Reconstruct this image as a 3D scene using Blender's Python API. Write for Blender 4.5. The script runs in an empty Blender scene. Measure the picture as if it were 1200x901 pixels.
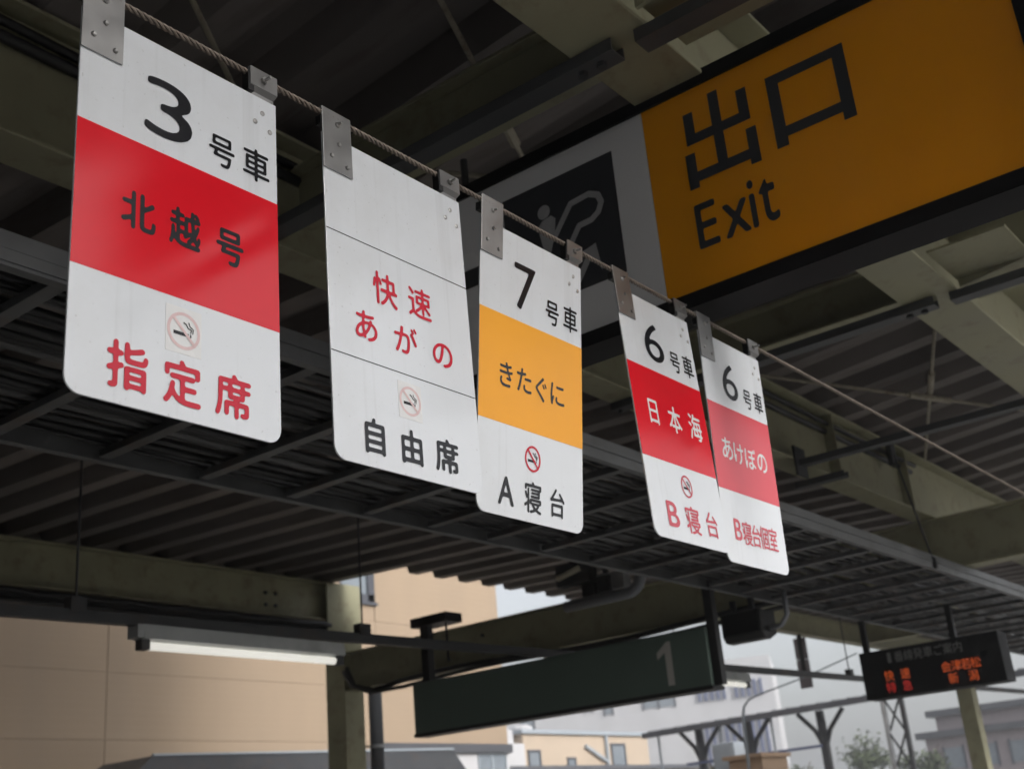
import bpy, math, random
import numpy as np
from mathutils import Matrix, Vector
rad = math.radians
random.seed(7)
scene = bpy.context.scene
C = scene.collection
EYE = 1.55                      # height of the camera above the platform; heights "h" below are measured from it

# ------------------------------------------------------------------ camera
cam_data = bpy.data.cameras.new('camera')
cam = bpy.data.objects.new('camera', cam_data); C.objects.link(cam)
cam.matrix_world = Matrix(((0.61948769, -0.23092194, -0.75027333, 0.0),
                           (-0.78040893, -0.28445181, -0.55682049, 0.0),
                           (-0.08483454, 0.93046345, -0.35642794, EYE),
                           (0, 0, 0, 1)))
cam_data.sensor_width = 36.0; cam_data.sensor_fit = 'HORIZONTAL'
cam_data.lens = 1409.45 / 1200 * 36
cam_data.clip_start = 0.02; cam_data.clip_end = 3000
cam_data.dof.use_dof = True; cam_data.dof.focus_distance = 2.4; cam_data.dof.aperture_fstop = 5.6
scene.camera = cam

# ------------------------------------------------------------------ sky, sun, exposure
SUN_EL, SUN_AZ = rad(31), rad(185)
world = bpy.data.worlds.new('World'); scene.world = world; world.use_nodes = True
nt = world.node_tree
bg = nt.nodes['Background']
sky = nt.nodes.new('ShaderNodeTexSky'); sky.sky_type = 'NISHITA'; sky.sun_disc = False
sky.sun_elevation = SUN_EL; sky.sun_rotation = SUN_AZ
sky.air_density = 1.0; sky.dust_density = 4.0; sky.ozone_density = 1.0
hs = nt.nodes.new('ShaderNodeHueSaturation'); hs.inputs['Saturation'].default_value = 0.26
nt.links.new(sky.outputs[0], hs.inputs['Color']); nt.links.new(hs.outputs[0], bg.inputs['Color'])
bg.inputs['Strength'].default_value = 0.105
sun_data = bpy.data.lights.new('sun', 'SUN'); sun_data.energy = 0.7; sun_data.angle = rad(15); sun_data.color = (1.0, 0.99, 0.98)
sun = bpy.data.objects.new('sun', sun_data); C.objects.link(sun)
sd = Vector((math.sin(SUN_AZ) * math.cos(SUN_EL), math.cos(SUN_AZ) * math.cos(SUN_EL), math.sin(SUN_EL)))
sun.rotation_euler = sd.to_track_quat('Z', 'Y').to_euler(); sun.location = (0, -10, 20)
vs = scene.view_settings
vs.view_transform = 'Standard'; vs.look = 'None'; vs.gamma = 1.0; vs.use_curve_mapping = False
vs.exposure = 1.15
scene.render.engine = 'CYCLES'
scene.cycles.use_denoising = True
scene.cycles.max_bounces = 5; scene.cycles.diffuse_bounces = 3
scene.cycles.use_adaptive_sampling = True; scene.cycles.adaptive_threshold = 0.02

# ------------------------------------------------------------------ materials
def mat(name, col, rough=0.6, metal=0.0, var=0.18, scale=5.0, bump=0.0, bscale=60.0, ior=1.45,
        dirt=None, dirt_amt=0.0, dirt_scale=3.0, emit=None, estr=0.0, streak=None, rvar=0.1, rnd=0.0, siding=0.0, specks=0.0):
    m = bpy.data.materials.new(name); m.use_nodes = True
    t = m.node_tree; n = t.nodes; l = t.links
    b = n['Principled BSDF']
    b.inputs['Metallic'].default_value = metal
    b.inputs['IOR'].default_value = ior
    tc = n.new('ShaderNodeTexCoord')
    mp = n.new('ShaderNodeMapping'); l.new(tc.outputs['Object'], mp.inputs['Vector'])
    if streak: mp.inputs['Scale'].default_value = streak
    nz = n.new('ShaderNodeTexNoise'); nz.inputs['Scale'].default_value = scale; nz.inputs['Detail'].default_value = 6
    l.new(mp.outputs[0], nz.inputs['Vector'])
    rmp = n.new('ShaderNodeMapRange')
    rmp.inputs['From Min'].default_value = 0.25; rmp.inputs['From Max'].default_value = 0.75
    rmp.inputs['To Min'].default_value = 1 - var; rmp.inputs['To Max'].default_value = 1 + var
    l.new(nz.outputs['Fac'], rmp.inputs['Value'])
    mul = n.new('ShaderNodeVectorMath'); mul.operation = 'SCALE'
    mul.inputs[0].default_value = col[:3]
    l.new(rmp.outputs[0], mul.inputs['Scale'])
    out = mul.outputs[0]
    if dirt is not None:
        nz2 = n.new('ShaderNodeTexNoise'); nz2.inputs['Scale'].default_value = dirt_scale; nz2.inputs['Detail'].default_value = 8
        nz2.inputs['Roughness'].default_value = 0.65
        l.new(mp.outputs[0], nz2.inputs['Vector'])
        r2 = n.new('ShaderNodeMapRange'); r2.inputs['From Min'].default_value = 0.52; r2.inputs['From Max'].default_value = 0.72
        r2.inputs['To Min'].default_value = 0.0; r2.inputs['To Max'].default_value = dirt_amt
        l.new(nz2.outputs['Fac'], r2.inputs['Value'])
        mx = n.new('ShaderNodeMix'); mx.data_type = 'RGBA'
        l.new(r2.outputs[0], mx.inputs[0]); l.new(out, mx.inputs[6]); mx.inputs[7].default_value = (*dirt, 1)
        out = mx.outputs[2]
    if rnd > 0:        # every piece its own slightly different tone
        oi = n.new('ShaderNodeObjectInfo'); rr0 = n.new('ShaderNodeMapRange')
        rr0.inputs['To Min'].default_value = 1 - rnd; rr0.inputs['To Max'].default_value = 1 + rnd
        l.new(oi.outputs['Random'], rr0.inputs['Value'])
        sc = n.new('ShaderNodeVectorMath'); sc.operation = 'SCALE'; l.new(out, sc.inputs[0]); l.new(rr0.outputs[0], sc.inputs['Scale']); out = sc.outputs[0]
    if specks > 0:     # small specks of grime and faint scuffs
        vz = n.new('ShaderNodeTexNoise'); vz.inputs['Scale'].default_value = 140; vz.inputs['Detail'].default_value = 2
        l.new(tc.outputs['Object'], vz.inputs['Vector'])
        r3 = n.new('ShaderNodeMapRange'); r3.inputs['From Min'].default_value = 0.70; r3.inputs['From Max'].default_value = 0.76; r3.inputs['To Max'].default_value = specks
        l.new(vz.outputs['Fac'], r3.inputs['Value'])
        mp3 = n.new('ShaderNodeMapping'); mp3.inputs['Scale'].default_value = (38, 38, 1.2); mp3.inputs['Rotation'].default_value = (0, .06, 0); l.new(tc.outputs['Object'], mp3.inputs['Vector'])
        sz = n.new('ShaderNodeTexNoise'); sz.inputs['Scale'].default_value = 1.0; sz.inputs['Detail'].default_value = 3; l.new(mp3.outputs[0], sz.inputs['Vector'])
        r4 = n.new('ShaderNodeMapRange'); r4.inputs['From Min'].default_value = 0.58; r4.inputs['From Max'].default_value = 0.75; r4.inputs['To Max'].default_value = specks * .45
        l.new(sz.outputs['Fac'], r4.inputs['Value'])
        ad = n.new('ShaderNodeMath'); ad.operation = 'MAXIMUM'; l.new(r3.outputs[0], ad.inputs[0]); l.new(r4.outputs[0], ad.inputs[1])
        mx3 = n.new('ShaderNodeMix'); mx3.data_type = 'RGBA'; l.new(ad.outputs[0], mx3.inputs[0]); l.new(out, mx3.inputs[6]); mx3.inputs[7].default_value = (0.25, 0.24, 0.22, 1); out = mx3.outputs[2]
    l.new(out, b.inputs['Base Color'])
    rr = n.new('ShaderNodeMapRange'); rr.inputs['From Min'].default_value = 0.3; rr.inputs['From Max'].default_value = 0.7
    rr.inputs['To Min'].default_value = max(0.02, rough - rvar); rr.inputs['To Max'].default_value = min(1, rough + rvar)
    l.new(nz.outputs['Fac'], rr.inputs['Value']); l.new(rr.outputs[0], b.inputs['Roughness'])
    if bump > 0:
        bn = n.new('ShaderNodeTexNoise'); bn.inputs['Scale'].default_value = bscale; bn.inputs['Detail'].default_value = 4
        l.new(mp.outputs[0], bn.inputs['Vector'])
        bp = n.new('ShaderNodeBump'); bp.inputs['Strength'].default_value = bump; bp.inputs['Distance'].default_value = 0.01
        l.new(bn.outputs['Fac'], bp.inputs['Height']); l.new(bp.outputs[0], b.inputs['Normal'])
    if siding > 0:
        wv = n.new('ShaderNodeTexWave'); wv.wave_type = 'BANDS'; wv.bands_direction = 'Z'; wv.wave_profile = 'SAW'; wv.inputs['Scale'].default_value = 1.0 / siding * 0.314
        l.new(tc.outputs['Object'], wv.inputs['Vector'])
        bw = n.new('ShaderNodeBump'); bw.inputs['Strength'].default_value = 0.35; bw.inputs['Distance'].default_value = 0.015
        l.new(wv.outputs['Fac'], bw.inputs['Height']); l.new(bw.outputs[0], b.inputs['Normal'])
    if emit is not None:
        b.inputs['Emission Color'].default_value = (*emit, 1); b.inputs['Emission Strength'].default_value = estr
    return m

RUST = (0.10, 0.055, 0.03); GRIME = (0.05, 0.045, 0.035)
M = dict(
    olive=mat('olive_paint', (0.32, 0.31, 0.205), 0.55, var=0.12, scale=3, dirt=RUST, dirt_amt=0.42, dirt_scale=7, bump=0.06),
    deck=mat('roof_deck_paint', (0.155, 0.138, 0.132), 0.6, var=0.15, scale=2, dirt=(0.075, 0.05, 0.038), dirt_amt=0.75, streak=(1.5, .3, 1), rnd=0.22),
    galv=mat('galvanised_steel', (0.36, 0.37, 0.38), 0.5, metal=0.4, var=0.2, scale=9, dirt=GRIME, dirt_amt=0.5),
    tray=mat('tray_steel', (0.14, 0.145, 0.15), 0.5, metal=0.3, var=0.25, scale=6, dirt=GRIME, dirt_amt=0.6),
    channel=mat('grey_channel_paint', (0.07, 0.073, 0.077), 0.5, var=0.2, dirt=RUST, dirt_amt=0.3),
    brace=mat('brace_rod_paint', (0.36, 0.33, 0.26), 0.6, var=0.2, scale=14, dirt=RUST, dirt_amt=0.8, dirt_scale=9),
    rung=mat('rung_steel', (0.10, 0.104, 0.108), 0.5, metal=0.2, var=0.3, scale=6, dirt=RUST, dirt_amt=0.6, rnd=0.3),
    cable=mat('cable_sheath', (0.018, 0.018, 0.019), 0.42, var=0.3, rnd=0.5),
    greycable=mat('grey_cable_sheath', (0.10, 0.10, 0.10), 0.45, var=0.3),
    black=mat('black_paint', (0.012, 0.012, 0.013), 0.45, var=0.2),
    darkmetal=mat('dark_steel', (0.04, 0.042, 0.045), 0.5, var=0.25, dirt=RUST, dirt_amt=0.3),
    signwhite=mat('white_sign_enamel', (0.775, 0.80, 0.835), 0.09, var=0.02, scale=3, dirt=(0.58, 0.58, 0.57), dirt_amt=0.3, dirt_scale=2.2, ior=1.5, rvar=0.03, specks=0.28),
    signred=mat('red_sign_film', (0.74, 0.012, 0.024), 0.10, var=0.05, scale=3, ior=1.45, rvar=0.05),
    signveiled=mat('veil_tinted_red_film', (0.72, 0.065, 0.085), 0.12, var=0.05, scale=3, ior=1.5, rvar=0.04),  # paler red: the sky reflection veil is painted into this band's colour
    signorange=mat('orange_sign_film', (0.98, 0.42, 0.03), 0.3, var=0.04, scale=3, ior=1.4, rvar=0.05),
    inkblack=mat('black_lettering', (0.012, 0.012, 0.015), 0.22, var=0.1, ior=1.42, rvar=0.03),
    inkred=mat('red_lettering', (0.62, 0.02, 0.045), 0.3, var=0.08, ior=1.35),
    inkpink=mat('faded_red_lettering', (0.62, 0.09, 0.12), 0.25, var=0.1, ior=1.5),
    inkwhite=mat('white_lettering', (0.80, 0.80, 0.80), 0.25, var=0.04, ior=1.5),
    fadepink=mat('faded_sticker_pink', (0.76, 0.56, 0.56), 0.3, var=0.05),
    sticker=mat('clear_sticker', (0.80, 0.80, 0.80), 0.3, var=0.02),
    alu=mat('brushed_aluminium', (0.34, 0.335, 0.33), 0.33, metal=0.8, var=0.10, scale=14, rvar=0.05),
    bolt=mat('zinc_bolt', (0.42, 0.41, 0.40), 0.35, metal=0.9, var=0.3, scale=60),
    wire=mat('steel_wire_rope', (0.24, 0.20, 0.17), 0.5, metal=0.5, var=0.35, scale=90, dirt=RUST, dirt_amt=0.5, dirt_scale=15),
    boxblack=mat('black_sign_housing', (0.008, 0.008, 0.009), 0.6, var=0.2, ior=1.25, rvar=0.03),
    exitwhite=mat('white_acrylic', (0.80, 0.80, 0.81), 0.2, var=0.05, scale=2),
    exitorange=mat('orange_acrylic', (0.95, 0.38, 0.006), 0.16, var=0.05, scale=2),
    exitdark=mat('charcoal_print', (0.045, 0.048, 0.055), 0.3, var=0.04, rvar=0.0),
    exitgrey=mat('grey_pictogram', (0.42, 0.42, 0.43), 0.25, var=0.05),
    green=mat('dark_green_sign_face', (0.105, 0.15, 0.128), 0.38, var=0.06, scale=2, rvar=0.01),
    numeral=mat('pale_numeral', (0.50, 0.49, 0.46), 0.35, var=0.05),
    led=mat('led_board_black', (0.007, 0.007, 0.008), 0.6, var=0.2, ior=1.25),
    leddim=mat('led_board_header_print', (0.20, 0.20, 0.20), 0.4, var=0.1),
    ledorange=mat('lit_orange_led', (0.1, 0.02, 0.005), 0.4, emit=(1.0, 0.16, 0.04), estr=0.14),
    ledred=mat('lit_red_led', (0.1, 0.01, 0.01), 0.4, emit=(1.0, 0.06, 0.05), estr=0.12),
    lampbody=mat('lamp_housing_enamel', (0.42, 0.44, 0.44), 0.4, var=0.1, dirt=GRIME, dirt_amt=0.3),
    tube=mat('fluorescent_glass', (0.85, 0.86, 0.84), 0.25, var=0.03, emit=(1.0, 0.97, 0.88), estr=0.28),
    cream=mat('cream_diffuser', (0.62, 0.58, 0.46), 0.4, var=0.05),
    conduit=mat('grey_pvc_pipe', (0.21, 0.22, 0.24), 0.45, var=0.12),
    beige=mat('beige_wall_panel', (0.35, 0.265, 0.187), 0.8, var=0.06, scale=0.6, dirt=(0.40, 0.30, 0.21), dirt_amt=0.3, dirt_scale=0.5, streak=(1.6, 1, .22), rnd=0.035, siding=0.16),
    beige2=mat('pale_beige_render', (0.48, 0.39, 0.30), 0.8, var=0.08, scale=0.7, dirt=(0.4, 0.3, 0.2), dirt_amt=0.3, dirt_scale=0.8),
    joint=mat('panel_sealant', (0.36, 0.27, 0.19), 0.8),
    whitewall=mat('white_wall', (0.52, 0.52, 0.535), 0.7, var=0.06, scale=0.5, dirt=(0.45, 0.44, 0.43), dirt_amt=0.3, dirt_scale=0.6),
    slate=mat('grey_metal_roof', (0.075, 0.078, 0.088), 0.5, var=0.12, scale=2),
    glass=mat('window_glass', (0.20, 0.23, 0.26), 0.08, var=0.1, ior=1.5),
    frame=mat('dark_window_frame', (0.07, 0.075, 0.09), 0.4, var=0.1),
    fin=mat('blue_grey_fin', (0.09, 0.11, 0.21), 0.5, var=0.1),
    asphalt2=mat('platform_paving', (0.28, 0.275, 0.265), 0.9, var=0.2, scale=3, bump=0.3),
    concrete=mat('concrete', (0.30, 0.29, 0.28), 0.85, var=0.15, scale=2, bump=0.2),
    asphalt=mat('ballast_ground', (0.19, 0.18, 0.165), 0.95, var=0.3, scale=8, bump=0.5),
    leaf=mat('leaves', (0.07, 0.09, 0.04), 0.7, var=0.4, scale=4),
    bark=mat('bark', (0.10, 0.08, 0.06), 0.9),
    purplewall=mat('dusky_house_wall', (0.27, 0.23, 0.24), 0.8, var=0.1),
    boxgrey=mat('pale_grey_cabinet', (0.33, 0.37, 0.41), 0.5, var=0.06),
    tan=mat('tan_crate', (0.38, 0.26, 0.17), 0.7, var=0.1),
    tagplate=mat('smoky_plate', (0.26, 0.24, 0.26), 0.35, var=0.15),
)

# ------------------------------------------------------------------ helpers
def tag(o, label=None, cat=None, group=None, kind=None):
    if label: o['label'] = label
    if cat: o['category'] = cat
    if group: o['group'] = group
    if kind: o['kind'] = kind
    return o

def empty(name, loc, label=None, cat=None, group=None, rot=(0, 0, 0)):
    """loc given as (x, y, h)"""
    o = bpy.data.objects.new(name, None); C.objects.link(o)
    o.location = (loc[0], loc[1], loc[2] + EYE); o.rotation_euler = rot
    o.empty_display_size = 0.1
    return tag(o, label, cat, group)

class MB:
    """collects geometry in (x, y, h); build() links it as one mesh object"""
    def __init__(s): s.v = []; s.f = []
    def add(s, vs, fs):
        k = len(s.v); s.v += [tuple(p) for p in vs]; s.f += [tuple(i + k for i in f) for f in fs]; return s
    def box(s, x0, x1, y0, y1, z0, z1):
        return s.add([(x0, y0, z0), (x1, y0, z0), (x1, y1, z0), (x0, y1, z0), (x0, y0, z1), (x1, y0, z1), (x1, y1, z1), (x0, y1, z1)],
                     [(3, 2, 1, 0), (4, 5, 6, 7), (0, 1, 5, 4), (1, 2, 6, 5), (2, 3, 7, 6), (3, 0, 4, 7)])
    def prism(s, poly, axis, a0, a1):
        """poly of 2D points extruded along axis: 'x' -> (y,z), 'y' -> (x,z), 'z' -> (x,y)"""
        n = len(poly)
        def P(p, a): return {'x': (a, p[0], p[1]), 'y': (p[0], a, p[1]), 'z': (p[0], p[1], a)}[axis]
        vs = [P(p, a0) for p in poly] + [P(p, a1) for p in poly]
        fs = [tuple(range(n))[::-1], tuple(range(n, 2 * n))] + [(i, (i + 1) % n, n + (i + 1) % n, n + i) for i in range(n)]
        return s.add(vs, fs)
    def tube(s, pts, r, n=8, caps=True):
        pts = [Vector(p) for p in pts]; rings = []
        t0 = (pts[1] - pts[0]).normalized()
        u = t0.orthogonal().normalized()
        for i, p in enumerate(pts):
            t = (pts[min(i + 1, len(pts) - 1)] - pts[max(i - 1, 0)]).normalized()
            u = (u - t * u.dot(t)).normalized(); w = t.cross(u)
            rr = r[i] if isinstance(r, (list, tuple)) else r
            rings.append([p + (u * math.cos(2 * math.pi * k / n) + w * math.sin(2 * math.pi * k / n)) * rr for k in range(n)])
        vs = [q for ring in rings for q in ring]; fs = []
        for i in range(len(rings) - 1):
            for k in range(n):
                fs.append((i * n + k, i * n + (k + 1) % n, (i + 1) * n + (k + 1) % n, (i + 1) * n + k))
        if caps: fs += [tuple(range(n))[::-1], tuple(range(len(vs) - n, len(vs)))]
        return s.add(vs, fs)
    def bar(s, p0, p1, w, h):
        """rectangular bar from p0 to p1, w across horizontally, h upright"""
        p0, p1 = Vector(p0), Vector(p1); t = (p1 - p0).normalized()
        side = t.cross(Vector((0, 0, 1)))
        side = side.normalized() if side.length > 1e-4 else Vector((1, 0, 0))
        up = side.cross(t).normalized()
        c = [side * (-w / 2) - up * h / 2, side * (w / 2) - up * h / 2, side * (w / 2) + up * h / 2, side * (-w / 2) + up * h / 2]
        vs = [p0 + q for q in c] + [p1 + q for q in c]
        return s.add(vs, [(3, 2, 1, 0), (4, 5, 6, 7), (0, 1, 5, 4), (1, 2, 6, 5), (2, 3, 7, 6), (3, 0, 4, 7)])
    def ibeam(s, axis, a0, a1, c, z0, z1, w, tf=0.016, tw=0.012):
        """I section along axis ('x' or 'y'), centred on c across"""
        for lo, hi, ww in ((z0, z0 + tf, w), (z0 + tf, z1 - tf, tw), (z1 - tf, z1, w)):
            if axis == 'x': s.box(a0, a1, c - ww / 2, c + ww / 2, lo, hi)
            else: s.box(c - ww / 2, c + ww / 2, a0, a1, lo, hi)
        return s
    def mesh(s, name, m, off=(0, 0, 0), smooth=False):
        me = bpy.data.meshes.new(name)
        me.from_pydata([(x - off[0], y - off[1], z - off[2]) for x, y, z in s.v], [], s.f)
        me.materials.append(m)
        if smooth: me.polygons.foreach_set('use_smooth', [True] * len(me.polygons))
        me.update(); return me
    def build(s, name, m, parent=None, local=False, smooth=False, bevel=0.0):
        if local: off = (0, 0, 0)
        elif parent is not None: off = (tot_loc(parent)[0], tot_loc(parent)[1], tot_loc(parent)[2] - EYE)
        else: off = (0, 0, -EYE)
        o = bpy.data.objects.new(name, s.mesh(name, m, off, smooth)); C.objects.link(o)
        if parent is not None: o.parent = parent
        if bevel:
            b = o.modifiers.new('bevel', 'BEVEL'); b.width = bevel; b.segments = 2; b.limit_method = 'ANGLE'
        return o

def tot_loc(o):
    v = Vector(o.location)
    while o.parent is not None: o = o.parent; v += o.location
    return v

def share(src, parent, loc):
    """another object on the same mesh"""
    o = bpy.data.objects.new(src.name.split('.')[0], src.data); C.objects.link(o); o.parent = parent; o.location = loc
    for md in src.modifiers:
        if md.type == 'BEVEL':
            b = o.modifiers.new('bevel', 'BEVEL'); b.width = md.width; b.segments = md.segments; b.limit_method = 'ANGLE'
    return o

# ------------------------------------------------------------------ lettering: font outlines, rounded and thickened
_raster = {}
def glyph_field(ch, n=88):
    if (ch, n) in _raster: return _raster[(ch, n)]
    cu = bpy.data.curves.new('glyph', 'FONT'); cu.body = ch; cu.resolution_u = 5
    ob = bpy.data.objects.new('glyph', cu)
    me = bpy.data.meshes.new_from_object(ob)
    V = np.array([v.co[:2] for v in me.vertices]); me.calc_loop_triangles()
    T = [tuple(t.vertices) for t in me.loop_triangles]
    bpy.data.objects.remove(ob); bpy.data.curves.remove(cu); bpy.data.meshes.remove(me)
    lo, hi = V.min(0), V.max(0)
    pad = 0.09; step = 1.0 / n
    x0, y0 = lo - pad; nx = int((hi[0] - lo[0] + 2 * pad) / step) + 2; ny = int((hi[1] - lo[1] + 2 * pad) / step) + 2
    SS = 3
    xs = x0 + (np.arange(nx * SS) + .5) * step / SS; ys = y0 + (np.arange(ny * SS) + .5) * step / SS
    img = np.zeros((ny * SS, nx * SS), bool)
    for t in T:
        a, b, c = V[list(t)]
        i0 = np.searchsorted(xs, min(a[0], b[0], c[0])); i1 = np.searchsorted(xs, max(a[0], b[0], c[0]))
        j0 = np.searchsorted(ys, min(a[1], b[1], c[1])); j1 = np.searchsorted(ys, max(a[1], b[1], c[1]))
        if i1 <= i0 or j1 <= j0: continue
        X, Y = np.meshgrid(xs[i0:i1], ys[j0:j1])
        def e(p, q): return (q[0] - p[0]) * (Y - p[1]) - (q[1] - p[1]) * (X - p[0])
        e1, e2, e3 = e(a, b), e(b, c), e(c, a)
        img[j0:j1, i0:i1] |= ((e1 >= 0) & (e2 >= 0) & (e3 >= 0)) | ((e1 <= 0) & (e2 <= 0) & (e3 <= 0))
    f = img.reshape(ny, SS, nx, SS).mean((1, 3))
    _raster[(ch, n)] = (f, x0 + .5 * step, y0 + .5 * step, step, lo, hi)
    return _raster[(ch, n)]

_glyph = {}
def glyph(ch, sig=0.022, thr=0.36):
    """flat outline mesh data of one character: (verts, faces, bbox lo, bbox hi) in em units"""
    key = (ch, sig, thr)
    if key in _glyph: return _glyph[key]
    f, x0, y0, st, lo, hi = glyph_field(ch)
    k = int(3 * sig / st) + 1; w = np.exp(-0.5 * (np.arange(-k, k + 1) * st / sig) ** 2); w /= w.sum()
    f = np.apply_along_axis(lambda r: np.convolve(r, w, 'same'), 1, f)
    f = np.apply_along_axis(lambda r: np.convolve(r, w, 'same'), 0, f)
    ny, nx = f.shape; ins = f > thr
    vs = []; idx = {}; fs = []
    def P(key, x, y):
        if key not in idx: idx[key] = len(vs); vs.append((x0 + x * st, y0 + y * st))
        return idx[key]
    for j in range(ny - 1):
        i = 0
        while i < nx - 1:
            c4 = (ins[j, i], ins[j, i + 1], ins[j + 1, i + 1], ins[j + 1, i])
            if all(c4):
                e = i
                while e + 1 < nx - 1 and ins[j, e + 2] and ins[j + 1, e + 2]: e += 1
                fs.append((P((i, j), i, j), P((e + 1, j), e + 1, j), P((e + 1, j + 1), e + 1, j + 1), P((i, j + 1), i, j + 1)))
                i = e + 1; continue
            if any(c4):
                cs = [(i, j), (i + 1, j), (i + 1, j + 1), (i, j + 1)]; poly = []
                for q in range(4):
                    (xa, ya), (xb, yb) = cs[q], cs[(q + 1) % 4]
                    if c4[q]: poly.append(P((xa, ya), xa, ya))
                    if c4[q] != c4[(q + 1) % 4]:
                        fa, fb = f[ya, xa], f[yb, xb]; t = (thr - fa) / (fb - fa)
                        poly.append(P(tuple(sorted([(xa, ya), (xb, yb)])), xa + (xb - xa) * t, ya + (yb - ya) * t))
                if len(poly) > 2: fs.append(tuple(poly))
            i += 1
    A = np.array(vs)
    _glyph[key] = (A, fs, A.min(0), A.max(0)); return _glyph[key]

def put_glyph(mb, ch, cx, cy, w, h, plane, kanji=True, **kw):
    """adds a character centred on (cx, cy), w by h, to mb; plane maps flat (x, y) to space"""
    A, fs, lo, hi = glyph(ch, **kw)
    if kanji: c = np.array((0.5, 0.385)); sc = np.array((w / 0.90, h / 0.90))
    else: c = (lo + hi) / 2; sc = np.array((w, h)) / (hi - lo)
    Q = (A - c) * sc + (cx, cy)
    mb.add([plane(x, y) for x, y in Q], fs)

def flat_poly(mb, pts, plane): mb.add([plane(*p) for p in pts], [tuple(range(len(pts)))])
def flat_ring(mb, cx, cy, rx, ry, t, plane, n=40, a0=0.0, a1=2 * math.pi):
    vs = []; fs = []
    for i in range(n + 1):
        a = a0 + (a1 - a0) * i / n
        vs += [plane(cx + rx * math.cos(a), cy + ry * math.sin(a)), plane(cx + (rx - t) * math.cos(a), cy + (ry - t) * math.sin(a))]
    for i in range(n): fs.append((2 * i, 2 * i + 2, 2 * i + 3, 2 * i + 1))
    mb.add(vs, fs)
def flat_disc(mb, cx, cy, r, plane, n=24): flat_poly(mb, [(cx + r * math.cos(2 * math.pi * i / n), cy + r * math.sin(2 * math.pi * i / n)) for i in range(n)], plane)
def flat_line(mb, pts, w, plane, lift=0.0):
    """thick polyline with round joints; pieces stepped apart a hair so that none are coplanar"""
    for i in range(len(pts) - 1):
        (xa, ya), (xb, yb) = pts[i], pts[i + 1]; d = math.hypot(xb - xa, yb - ya)
        nx, ny = -(yb - ya) / d * w / 2, (xb - xa) / d * w / 2
        pl = lambda x, y, k=i: plane(x, y, lift + 0.00004 * (2 * k))
        flat_poly(mb, [(xa - nx, ya - ny), (xb - nx, yb - ny), (xb + nx, yb + ny), (xa + nx, ya + ny)], pl)
    for i, (x, y) in enumerate(pts):
        flat_disc(mb, x, y, w / 2, lambda x, y, k=i: plane(x, y, lift + 0.00004 * (2 * k + 1)), 14)

# ================================================================== SETTING
def structure(name, mb, m, label): return tag(mb.build(name, m), label, 'ground' if 'ground' in name else name.split('_')[0], kind='structure')
structure('ground', MB().box(-400, 900, -600, 900, -3.4, -EYE - 1.1), M['asphalt'], 'dark gravel ground and trackbed around the platform')
structure('platform', MB().box(-60, 120, -2.6, 11.6, -EYE - 1.098, -EYE), M['asphalt2'], 'grey paved station platform under the canopy')

# ================================================================== CANOPY
canopy = empty('platform_canopy', (0, 3.2, -EYE), 'butterfly platform canopy with olive steel beams and ribbed metal roof', 'canopy')
PITCH = 0.433
def deck_panel(y_in, y_out, slope, z_in=2.73, depth=0.13):
    """one folded-plate panel, one rib wide, running across the platform"""
    prof = [(0, depth), (0.10, depth), (0.16, 0), (0.30, 0), (0.36, depth), (PITCH, depth)]
    th = 0.006; mb = MB()
    bot = prof; top = [(x, z + th) for x, z in prof]
    poly = bot + top[::-1]
    n = len(poly); zo = z_in + slope * (y_out - y_in)
    vs = [(x, y_in, z_in + z) for x, z in poly] + [(x, y_out, zo + z) for x, z in poly]
    fs = [(i, (i + 1) % n, n + (i + 1) % n, n + i) for i in range(n)]
    m = len(prof)
    for k in range(m - 1):
        fs.append((k, n - 1 - k, n - 2 - k, k + 1)); fs.append((n + k, n + k + 1, n + n - 2 - k, n + n - 1 - k))
    return mb.add(vs, fs)
def lay_panels(x0, count, y_in, y_out, slope, z_in=2.73):
    first = None
    for i in range(count):
        if first is None:
            first = deck_panel(y_in, y_out, slope, z_in).build('roof_panel', M['deck'], canopy); first.location.x += x0
        else:
            share(first, canopy, (first.location.x + i * PITCH, first.location.y, first.location.z))
lay_panels(-4.03, 32, 3.2, 10.35, 0.04)          # far side, up to the eave beam
lay_panels(-4.03 + 32 * PITCH, 9, 3.2, 9.1, 0.04)
lay_panels(-4.03 + 41 * PITCH, 33, 3.2, 9.45, 0.03, 3.24)
lay_panels(-4.03, 42, 3.2, -1.4, -0.085)          # side above the camera, rising towards the open edge
gut = MB().box(-4, 28, 3.0, 3.4, 2.90, 2.93).build('valley_gutter', M['galv'], canopy)

# longitudinal beams
MB().ibeam('x', -4, 28, 3.19, 2.21, 2.725, 0.18).build('girder', M['olive'], canopy, bevel=0.004)
MB().ibeam('x', -4, 9.80, 1.49, 2.21, 2.715, 0.255).build('girder', M['olive'], canopy, bevel=0.004)
MB().ibeam('x', -4, 9.795, 10.12, 2.56, 3.0, 0.22).build('eave_beam', M['olive'], canopy, bevel=0.004)
MB().box(-4, 9.795, 10.16, 10.20, 3.0, 3.14).build('closure_strip', M['deck'], canopy)
MB().ibeam('x', 14, 28, 9.2, 3.06, 3.42, 0.2).build('eave_beam', M['olive'], canopy, bevel=0.004)
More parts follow.
